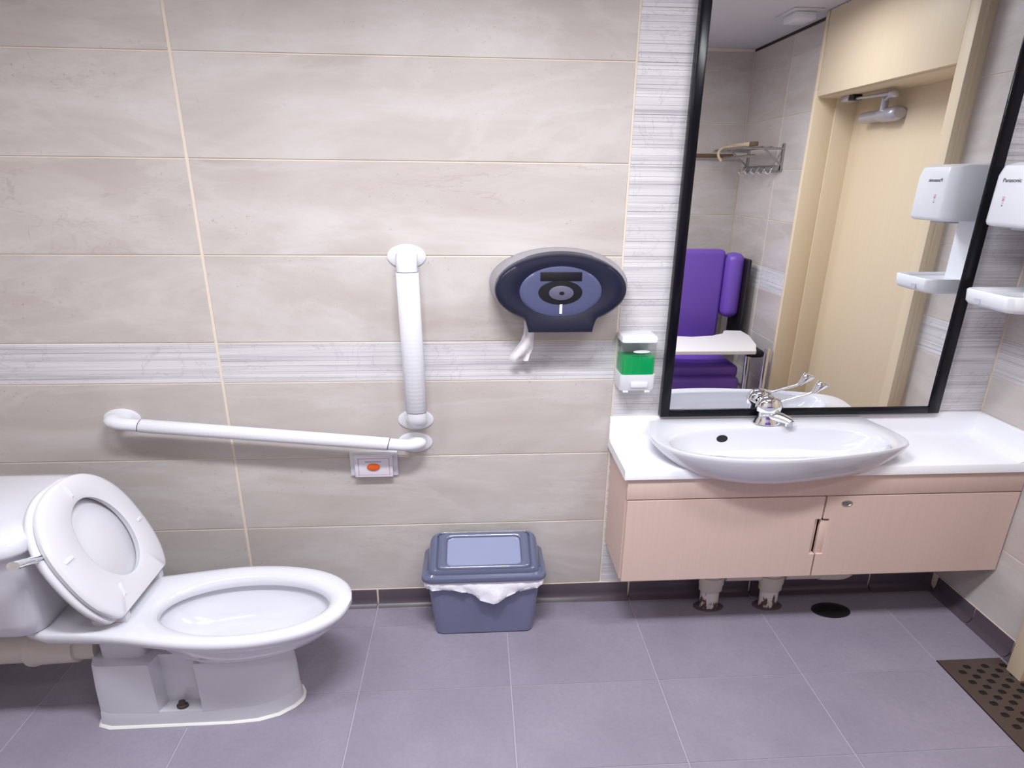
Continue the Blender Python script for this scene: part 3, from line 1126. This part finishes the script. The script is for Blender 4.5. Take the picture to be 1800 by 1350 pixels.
dL = door_panel(cx0 + .004, 1.244, cz0 + .001, .612, 1.222, .372, .520, 'R')
dR = door_panel(1.251, cx1 + .004, cz0 + .001, .612, 1.274, .372, .520, 'L')
box('finger_pull', (1.2475, 1.2755, -.256, -.243, .366, .510), 'cabedge', dR, bevel=.001)
box('finger_pull', (1.2215, 1.238, -.250, -.243, .366, .518), 'cabedge', dL, bevel=.001)
lk = loft('lock', [wall_oval(1.327, .584, y_, r_ * 1.75, r_, 28) for y_, r_ in ((-.261, .0115), (-.2645, .0115), (-.2655, .0095), (-.264, .0085), (-.264, .006))], 'steel', dR, smooth=40)

CT = thing('countertop', 'white solid countertop with an upstand around the washbasin', 'countertop', (1.25, -.13, .70))
bm = bmesh.new()
# slab with coved upstands along the back and the right wall
kx, ky = .506, -.272
prof = [(ky, .700), (ky, .731), (ky + .004, .735), (-.045, .735), (-.030, .738), (-.020, .746), (-.015, .760), (-.014, .822), (-.010, .826), (-.0005, .826), (-.0005, .700)]
add_loft(bm, [[(x_, y_, z_) for y_, z_ in prof] for x_ in (kx, XR - .0005)])
link('slab', bm, 'counter', CT, smooth=50)
prof2 = [(XR - .0008, .734), (XR - .060, .734), (XR - .045, .738), (XR - .028, .750), (XR - .020, .768), (XR - .018, .822), (XR - .012, .826), (XR - .0008, .826)]
bm = bmesh.new()
add_loft(bm, [[(x_, y_, z_) for x_, z_ in prof2] for y_ in (ky + .003, -.014)])
link('side_upstand', bm, 'counter', CT, smooth=50)

# ------------------------------------------------------------------ washbasin
WB = thing('washbasin', 'white oval ceramic washbasin overhanging the vanity front', 'washbasin', (1.07, -.2, .735))
rim = catmull([(.655, -.015, 0), (.628, -.10, 0), (.614, -.165, 0), (.632, -.248, 0), (.700, -.318, 0), (.836, -.368, 0), (.996, -.380, 0), (1.169, -.362, 0), (1.36, -.326, 0), (1.485, -.280, 0), (1.520, -.225, 0), (1.513, -.135, 0), (1.500, -.08, 0), (1.488, -.015, 0)], 6)
rim = [(p.x, p.y) for p in rim] + [(1.40, -.015), (1.2, -.015), (1.0, -.015), (.80, -.015)]
BC = (1.07, -.19)
NB = 110


def bring(kx_, ky_, z, dy=0.0, dx=0.0, ymax=-.0155, src=None):
    out = []
    for x_, y_, z_ in resample(src or rim, BC, NB, z):
        X_ = BC[0] + (x_ - BC[0]) * kx_ + dx
        Y_ = BC[1] + (y_ - BC[1]) * ky_ + dy
        out.append((X_, min(Y_, ymax), z))
    return out


bowl = [(p[0], p[1]) for p in oval(1.06, -.222, 0, .375, .118, 100, 2.5)]


def bowl_ring(k, z, dy=0):
    return [(BC[0] + (x_ - BC[0]) * k, -.222 + (y_ + .222) * k + dy, z) for x_, y_, z_ in resample(bowl, BC, NB, z)]


bm = bmesh.new()
rings = [bowl_ring(.12, .700), bowl_ring(.45, .703), bowl_ring(.72, .717), bowl_ring(.88, .745), bowl_ring(.96, .778), bowl_ring(1.0, .800), bowl_ring(1.02, .810), bowl_ring(1.05, .814),
         bring(.985, .975, .819), bring(.996, .993, .818), bring(1.0, 1.0, .813), bring(.998, .996, .806),
         bring(.975, .975, .790), bring(.93, .94, .768), bring(.86, .885, .742), bring(.77, .80, .715), bring(.60, .64, .695), bring(.35, .40, .685)]
add_loft(bm, rings)
link('basin', bm, 'ceramic', WB, smooth=55)
# overflow hole on the sloping side, drain at the bottom
bm = bmesh.new()
for k in range(1):
    c = Vector((.9009, -.1150, .7781))
    nrm = Vector((0.097, -.969, .227)).normalized()
    u = nrm.cross(Vector((0, 0, 1))).normalized()
    v = u.cross(nrm)
    add_loft(bm, [[c + nrm * d_ + u * (.022 * r_ * math.cos(a)) + v * (.0135 * r_ * math.sin(a)) for a in [2 * math.pi * q_ / 24 for q_ in range(24)]] for d_, r_ in ((-.012, .9), (.0015, 1.0), (.002, .9))])
link('overflow_hole', bm, 'drain', WB)
loft('waste', [oval(1.06, -.222, z_, r_ * S, r_, 24) for z_, r_ in ((.700, .024), (.7035, .024), (.704, .018), (.701, .016))], 'chrome', WB, smooth=40)

# ------------------------------------------------------------------ faucet
FC = thing('faucet', 'chrome basin mixer tap with a long angled lever', 'faucet', (1.09, -.062, .82))
fx0, fy0 = 1.088, -.066
loft('tap_body', [oval(fx0 + dx, fy0, z_, r_ * 1.62, r_, 36) for z_, r_, dx in ((.818, .033, 0), (.822, .033, 0), (.836, .027, 0), (.848, .0235, -.002), (.866, .0225, -.003))], 'chrome', FC, smooth=50)
loft('tap_head', [oval(fx0 - .002, fy0, z_, r_ * 1.62, r_, 36) for z_, r_ in ((.864, .019), (.868, .0285), (.880, .031), (.892, .0315), (.896, .0295), (.903, .0285), (.915, .023), (.922, .014), (.925, .004))], 'chrome', FC, smooth=50)
tube('spout', catmull([(fx0, fy0, .852), (fx0 + .025, fy0 - .02, .851), (fx0 + .050, fy0 - .038, .845), (fx0 + .066, fy0 - .052, .839)], 5), [.019, .019, .0185, .018, .0175, .017, .0165, .016, .0155, .015, .0145, .014, .0135, .013, .013, .0125], 'chrome', FC, n=20)
tube('spout_nozzle', [(fx0 + .060, fy0 - .047, .842), (fx0 + .062, fy0 - .049, .825)], .0115, 'chrome', FC, n=18)
lv = tube('lever_rod', catmull([(fx0 + .030, fy0 - .008, .902), (fx0 + .09, fy0 - .008, .920), (fx0 + .142, fy0 - .008, .936), (fx0 + .162, fy0 - .008, .952)], 5), .0048, 'chrome', FC, n=12, sx=1.2)
bm = bmesh.new()
d_ = Vector((.022, 0, .024))
rings = []
for t, wv, th in ((-.3, .006, .005), (.2, .012, .006), (.7, .020, .007), (1.2, .026, .007), (1.35, .026, .004)):
    c = Vector((fx0 + .158, fy0 - .008, .945)) + d_ * t
    rings.append([c + Vector((wv * .9 * math.cos(a), th * 2.2 * math.sin(a), -wv * .35 * math.cos(a))) for a in [2 * math.pi * q_ / 20 for q_ in range(20)]])
add_loft(bm, rings)
link('lever_paddle', bm, 'chrome', lv, smooth=50)

# ------------------------------------------------------------------ pipes under the vanity and drains
for nm, px, py, lab in (('drain_pipe', .955, -.083, 'peeling white drain pipe under the vanity, nearer the waste bin'), ('drain_pipe', 1.205, -.088, 'peeling white drain pipe under the vanity, nearer the round drain')):
    dp = thing(nm, lab, 'pipe', (px, py, 0), 'drain pipes under the vanity')
    loft('stem', [oval(px, py, z_, r_ * S, r_, 28) for z_, r_ in ((.0005, .024), (.10, .0245))], 'pipe', dp, smooth=40)
    loft('coupling', [oval(px, py, z_, r_ * S, r_, 28) for z_, r_ in ((.082, .027), (.086, .030), (.112, .030), (.114, .032), (.150, .032), (.152, .027), (.268, .025))], 'pvc', dp, smooth=40)
    loft('sealant_patch', [oval(px, py, z_, r_ * S * 1.1, r_, 24) for z_, r_ in ((.0003, .036), (.004, .030))], 'base', dp)
hp = thing('branch_pipe', 'white horizontal pipe run tight under the vanity', 'pipe', (1.28, -.088, .15))
tube('pipe_run', [(1.008, -.086, .152), (1.152, -.088, .152)], .022, 'pvc', hp, n=20)
tube('pipe_run', [(1.258, -.088, .152), (1.42, -.090, .152)], .022, 'pvc', hp, n=20)
tube('pipe_elbow', catmull([(1.40, -.090, .150), (1.45, -.092, .149), (1.50, -.094, .155), (1.52, -.094, .20), (1.52, -.094, .27)], 5), .024, 'pvc', hp, n=18)

fd = thing('floor_drain', 'round black floor drain under the vanity', 'drain', (1.455, -.134, 0))
bm = bmesh.new()
add_loft(bm, [oval(1.455, -.134, z_, r_ * 1.75, r_, 40) for z_, r_ in ((.0, .046), (.003, .045), (.003, .040), (.001, .039))], False, False)
link('drain_ring', bm, 'drain', fd, smooth=30)
loft('drain_plate', [oval(1.455, -.134, z_, .039 * 1.75, .039, 40) for z_ in (.0002, .001)], 'drain', fd)
bm = bmesh.new()
for k in range(-3, 4):
    wd = math.sqrt(max(0, .036 ** 2 - (k * .0095) ** 2)) * 1.75
    add_box(bm, 1.455 - wd, 1.455 + wd, -.134 + k * .0095 - .002, -.134 + k * .0095 + .002, .001, .0026)
link('drain_bars', bm, 'drain', fd)

GR = thing('drain_grate', 'brown slotted metal drain grate on the floor by the door', 'drain grate', (1.81, -.9, 0))
gx0, gx1, gy0, gy1 = 1.697, 1.942, -1.39, -.417
bm = bmesh.new()
nr = int(round((gy1 - gy0) / .0225))
cw, rh = .0345, (gy1 - gy0) / nr
ncol = 7
cw = (gx1 - gx0) / ncol
grid = [[bm.verts.new((gx0 + i * cw, gy0 + j * rh, .001)) for i in range(ncol + 1)] for j in range(nr + 1)]
for j in range(nr):
    for i in range(ncol):
        a, b, c, d = grid[j][i], grid[j][i + 1], grid[j + 1][i + 1], grid[j + 1][i]
        jj = nr - 1 - j
        if 0 < jj and 0 < i < ncol and (i + jj) % 2 == 1 and j > 0 and i < ncol:
            cxm, cym = gx0 + (i + .5) * cw, gy0 + (j + .5) * rh
            hv = []
            for sx_, sy_ in ((-1, -1), (1, -1), (1, 1), (-1, 1)):
                o1 = (cxm + sx_ * cw * .24, cym + sy_ * rh * .40)
                o2 = (cxm + sx_ * cw * .38, cym + sy_ * rh * .20)
                pr_ = (o2, o1) if (sx_ * sy_ > 0) == (sx_ < 0) else (o1, o2)
                if sx_ < 0 and sy_ < 0:
                    pr_ = (o2, o1)
                elif sx_ > 0 and sy_ < 0:
                    pr_ = (o1, o2)
                elif sx_ > 0:
                    pr_ = (o2, o1)
                else:
                    pr_ = (o1, o2)
                hv += [bm.verts.new((p[0], p[1], .001)) for p in pr_]
            q4 = (a, b, c, d)
            for k in range(4):
                bm.faces.new((q4[k], hv[2 * k + 1], hv[2 * k]))
                bm.faces.new((q4[k], q4[(k + 1) % 4], hv[(2 * k + 2) % 8], hv[2 * k + 1]))
        else:
            bm.faces.new((a, b, c, d))
solid(bm, .0022)
link('slotted_plate', bm, 'grate', GR)
bm = bmesh.new()
add_box(bm, gx0 - .003, gx1 + .003, gy0 - .003, gy1 + .003, -.0021, -.0016)
link('channel_bed', bm, 'drain', GR)
bm = bmesh.new()
add_box(bm, gx1 + .002, XR - .03, gy0, gy1, -.006, -.0005)
link('edge_strip', bm, 'ftile', floor)

# ------------------------------------------------------------------ waste bin
WBIN = thing('waste_bin', 'grey plastic swing lid waste bin with a white liner', 'waste bin', (.024, -.12, 0))
bx = .024


def bin_ring(hx, y0, y1, z, r=.035):
    return rrect(bx - hx, bx + hx, y0, y1, z, r, 5)


loft('bin_body', [bin_ring(.178, -.186, -.062, .001, .03), bin_ring(.187, -.192, -.058, .006, .032), bin_ring(.190, -.194, -.056, .03), bin_ring(.212, -.212, -.040, .262)], 'bin', WBIN, smooth=40)
# liner bag
bm = bmesh.new()
rings = []
for lv_, (z_, ex) in enumerate(((.268, .006), (.255, .012), (.242, .012), (.230, .009), (.222, .005))):
    ring = rrect(bx - .212 - ex, bx + .212 + ex, -.212 - ex, -.040 + ex, z_, .036, 10)
    dens = []
    for i in range(len(ring)):
        a, b = Vector(ring[i]), Vector(ring[(i + 1) % len(ring)])
        ns = 22 if (b - a).length > .1 else 1
        for k in range(ns):
            dens.append(a.lerp(b, k / ns))
    out = []
    for p in dens:
        front = p.y < -.15
        mid = math.exp(-((p.x - bx - .03) / .085) ** 2) if front else 0
        nz = noise.noise(Vector((p.x * 26, p.y * 26, lv_ * .55)))
        n3 = noise.noise(Vector((p.x * 70, p.y * 70, lv_ * .9 + 4)))
        y_ = p.y - (nz * .014 + n3 * .011 + .018 * mid) * (lv_ / 3.0) * (1 if front else .3)
        side_drop = .012 * (1 - mid) if lv_ == 4 else 0
        out.append((p.x, y_, p.z - mid * .012 * lv_ * .9 + side_drop + (nz * .006 + n3 * .004) * lv_ / 4))
    rings.append(out)
add_loft(bm, rings, False, False)
solid(bm, .0012)
tag(link('bin_liner', bm, 'bag', None, smooth=60), 'crumpled white plastic bag hanging out under the grey bin lid', 'bag')
loft('lid_rim', [bin_ring(.218, -.222, -.030, .262, .04), bin_ring(.230, -.230, -.024, .266, .045), bin_ring(.232, -.232, -.022, .276, .045), bin_ring(.229, -.229, -.024, .284, .045), bin_ring(.222, -.223, -.029, .286, .045)], 'binlid', WBIN, smooth=50)


def tilt_ring(hx, y0, y1, r, dz=0.0):
    """ring on the tilted lid top: low at the front, high at the back"""
    return [(x_, y_, .297 + (y_ + .215) * .36 + dz) for x_, y_, z_ in rrect(bx - hx, bx + hx, y0, y1, 0, r, 5)]


bm = bmesh.new()
add_loft(bm, [bin_ring(.222, -.223, -.029, .285, .045), [(x_, y_, z_ * .5 + .5 * .288) for x_, y_, z_ in bin_ring(.214, -.217, -.033, .296, .045)],
              tilt_ring(.206, -.210, -.037, .040, -.016), tilt_ring(.200, -.207, -.039, .036, -.005), tilt_ring(.190, -.204, -.042, .030, .001), tilt_ring(.180, -.201, -.044, .026, .000), tilt_ring(.179, -.2005, -.044, .026, -.008)])
link('lid_shell', bm, 'binlid', WBIN, smooth=50)
bm = bmesh.new()
add_loft(bm, [tilt_ring(.176, -.198, -.045, .025, -.008), tilt_ring(.175, -.197, -.0455, .025, -.001), tilt_ring(.168, -.194, -.048, .025, .004), tilt_ring(.150, -.187, -.058, .026, .004), tilt_ring(.142, -.183, -.063, .026, -.002), tilt_ring(.1415, -.1827, -.0635, .026, -.032)])
fl = link('swing_flap', bm, 'binlid', WBIN, smooth=50)
bm = bmesh.new()
add_loft(bm, [tilt_ring(.141, -.182, -.064, .026, -.004), tilt_ring(.139, -.181, -.065, .026, -.0015), tilt_ring(.130, -.178, -.073, .026, -.010), tilt_ring(.116, -.170, -.112, .02, -.026), tilt_ring(.112, -.168, -.115, .02, -.028)])
link('flap_panel', bm, 'binpan', fl, smooth=50)

# ------------------------------------------------------------------ hand dryer on the right wall
HD = thing('hand_dryer', 'white wall hand dryer with a drip tray right of the mirror', 'hand dryer', (1.98, -.205, 1.28))


def dry_ring(x0, y0, y1, z, r=.03, xb=None):
    xb = xb or XR - .0005
    pts = [(xb, y1, z), (xb, y0, z)]
    n = 6
    for k in range(n + 1):
        a = math.pi / 2 * k / n
        pts.append((x0 + r * 1.4 - r * 1.4 * math.sin(a), y0 + r - r * math.cos(a), z))
    for k in range(n + 1):
        a = math.pi / 2 * k / n
        pts.append((x0 + r * 1.4 - r * 1.4 * math.cos(a), y1 - r + r * math.sin(a), z))
    return pts


loft('housing', [dry_ring(1.6980, -.292, -.118, 1.541), dry_ring(1.6890, -.299, -.111, 1.546), dry_ring(1.6860, -.302, -.108, 1.556), dry_ring(1.6860, -.298, -.112, 1.6980), dry_ring(1.6940, -.293, -.117, 1.728), dry_ring(1.7210, -.275, -.130, 1.738), dry_ring(1.78, -.26, -.14, 1.741)], 'dryer', HD, smooth=50)
loft('column', [dry_ring(1.865, -.262, -.148, z_, .012) for z_ in (1.30, 1.545)], 'dryer', HD, smooth=40)
bm = bmesh.new()
add_loft(bm, [dry_ring(1.7210, -.285, -.125, 1.276), dry_ring(1.6980, -.300, -.110, 1.283), dry_ring(1.6890, -.304, -.106, 1.294), dry_ring(1.6860, -.306, -.104, 1.330), dry_ring(1.6890, -.303, -.107, 1.334), dry_ring(1.6980, -.297, -.113, 1.333), dry_ring(1.7110, -.290, -.120, 1.322)])
tr = link('drip_tray', bm, 'dryer', HD, smooth=50)
box('level_window', (1.6850, 1.6880, -.190, -.168, 1.290, 1.308), 'lightgrey', tr)
box('nozzle', (1.74, 1.80, -.24, -.17, 1.532, 1.543), 'lightgrey', HD, bevel=.003)


def wall_text(name, txt, size, loc, mat, parent, xs=1.0):
    cu = bpy.data.curves.new(name, 'FONT')
    cu.body = txt
    cu.size = size
    cu.extrude = .0004
    to = bpy.data.objects.new(name, cu)
    COL.objects.link(to)
    dg = bpy.context.evaluated_depsgraph_get()
    me = bpy.data.meshes.new_from_object(to.evaluated_get(dg))
    bpy.data.objects.remove(to)
    # text x -> -Y, text y -> Z, text z -> -X
    for v in me.vertices:
        x_, y_, z_ = v.co
        v.co = (loc[0] - z_, loc[1] - x_ * xs, loc[2] + y_)
    me.materials.clear()
    me.materials.append(M[mat])
    return link_mesh(name, me, parent)


wall_text('maker_name', 'Panasonic', .0175, (1.6855, -.155, 1.678), 'dark_txt', HD, 1.0)
bm = bmesh.new()
add_box(bm, 1.685, 1.6865, -0.180, -0.170, 1.632, 1.634)
add_box(bm, 1.685, 1.6865, -0.179, -0.171, 1.620, 1.629)
add_box(bm, 1.685, 1.6865, -0.178, -0.172, 1.614, 1.6155)
link('indicator_print', bm, 'pinkline', HD)
bm = bmesh.new()
add_box(bm, 1.685, 1.6865, -0.177, -0.173, 1.605, 1.609)
link('indicator_dot', bm, 'greyprint', HD)

# ------------------------------------------------------------------ purple chair (behind the camera's right, seen in the mirror)
CH = thing('recliner_chair', 'purple vinyl care chair with a white tray, seen in the mirror', 'chair', (1.45, -1.95, 0))


def pad(name, x0, x1, y0, y1, z0, z1, r, mat, parent=CH):
    return box(name, (x0, x1, y0, y1, z0, z1), mat, parent, bevel=r, seg=4)


pad('backrest', 1.11, 1.785, -2.26, -2.15, .46, 1.215, .03, 'purple')
pad('back_shell', 1.10, 1.80, -2.30, -2.26, .42, 1.20, .015, 'blackv')
for sg in (-1, 1):
    xm = 1.4475 + sg * .405
    w_ = pad('wing', xm - .068, xm + .060, -2.25, -2.09, .735, 1.195, .055, 'purple')
    xs_ = 1.4475 + sg * .470
    pad('side_shell', xs_ - .014, xs_ + .014, -2.28, -2.05, .60, 1.16, .012, 'blackv')
    pad('armrest', 1.4475 + sg * .40 - .05, 1.4475 + sg * .40 + .05, -2.10, -1.62, .575, .625, .02, 'blackv')
    for yy in (-2.2, -1.66):
        tube('leg', [(1.4475 + sg * (.40 if yy < -2 else .36), yy, 0), (1.4475 + sg * (.40 if yy < -2 else .36), yy, .58)], .014, 'chrome', CH)
    tube('tray_post', [(1.4475 + sg * .43, -1.56, .30), (1.4475 + sg * .43, -1.56, .66)], .012, 'chrome', CH)
    tube('side_rail', [(1.4475 + sg * .43, -2.2, .32), (1.4475 + sg * .43, -1.56, .30)], .012, 'chrome', CH)
pad('seat', 1.13, 1.765, -2.16, -1.68, .41, .505, .03, 'purple')
pad('leg_rest', 1.14, 1.755, -1.70, -1.62, .10, .44, .03, 'purple')
bm = bmesh.new()
tr_o = [(1.15, -1.42), (1.735, -1.42), (1.77, -1.50), (1.80, -1.56), (1.86, -1.80), (1.86, -1.93), (1.76, -1.945), (1.735, -1.93), (1.70, -1.86), (1.60, -1.80), (1.45, -1.77), (1.30, -1.80), (1.20, -1.86), (1.165, -1.93), (1.14, -1.945), (1.04, -1.93), (1.04, -1.80), (1.10, -1.56), (1.13, -1.50)]
add_loft(bm, [[(x_, y_, .66) for x_, y_ in tr_o], [(x_, y_, .685) for x_, y_ in tr_o]])
link('tray', bm, 'tray', CH, bevel=.004)

# ------------------------------------------------------------------ towel rack with hooks (seen in the mirror)
TR = thing('towel_rack', 'steel towel rack with hooks high on the right wall, seen in the mirror', 'towel rack', (1.98, -2.2, 1.73))
for yy in (-1.95, -2.45):
    bm = bmesh.new()
    add_box(bm, XR - .012, XR - .0005, yy - .012, yy + .012, 1.735, 1.905)
    link('wall_plate', bm, 'steel', TR, bevel=.003)
    tube('bracket_arm', [(XR - .006, yy, 1.875), (1.72, yy, 1.875)], .007, 'steel', TR, sx=1)
    tube('brace', [(XR - .006, yy, 1.775), (1.86, yy, 1.868)], .006, 'steel', TR, sx=1)
for k, xx in enumerate((1.73, 1.79, 1.85, 1.91)):
    tube('shelf_rod', [(xx, -1.95, 1.882), (xx, -2.45, 1.882)], .006, 'steel', TR, sx=1)
tube('towel_bar', [(1.80, -1.95, 1.83), (1.80, -2.45, 1.83)], .010, 'steel', TR, sx=1)
box('hook_rail', (1.955, 1.968, -2.45, -1.95, 1.742, 1.775), 'steel', TR, bevel=.002)
for k in range(5):
    yy = -2.0 - k * .10
    tube('hook', catmull([(1.96, yy, 1.765), (1.945, yy, 1.75), (1.935, yy, 1.728), (1.915, yy, 1.722), (1.90, yy, 1.738)], 4), .006, 'chrome', TR, n=8, sx=1)
hg = thing('coat_hanger', 'beige wooden coat hanger lying on the towel rack', 'hanger', (1.83, -2.1, 1.89))
box('shoulder_bar', (1.79, 1.83, -2.34, -2.04, 1.889, 1.917), 'beige', hg, bevel=.006)
box('bar_end', (1.79, 1.83, -2.04, -1.985, 1.889, 1.917), 'brown', hg, bevel=.005)
tube('hanger_hook', catmull([(1.80, -2.3, 1.898), (1.75, -2.31, 1.895), (1.705, -2.30, 1.875), (1.695, -2.29, 1.84), (1.715, -2.28, 1.805)], 5), .009, 'beige', hg, n=10, sx=1)
wb_ = thing('walking_stick', 'brown wooden stick lying across the far wall bracket, seen in the mirror', 'stick', (1.6, -2.52, 1.84))
tube('stick_shaft', [(1.18, -2.535, 1.845), (1.90, -2.535, 1.850)], .014, 'brown', wb_, sx=1)
tube('stick_bracket', [(1.30, -2.5695, 1.845), (1.30, -2.535, 1.846)], .008, 'steel', wb_, sx=1)
tube('stick_bracket', [(1.86, -2.5695, 1.850), (1.86, -2.535, 1.850)], .008, 'steel', wb_, sx=1)

# ------------------------------------------------------------------ ceiling detector
DT = thing('ceiling_sensor', 'small white box sensor on the ceiling, seen in the mirror', 'sensor', (1.79, -1.62, ZC))
box('mount_plate', (1.71, 1.88, -1.73, -1.52, ZC - .006, ZC - .0005), 'plaster', DT, bevel=.002)
box('sensor_body', (1.74, 1.86, -1.70, -1.56, ZC - .045, ZC - .006), 'plastic', DT, bevel=.008)
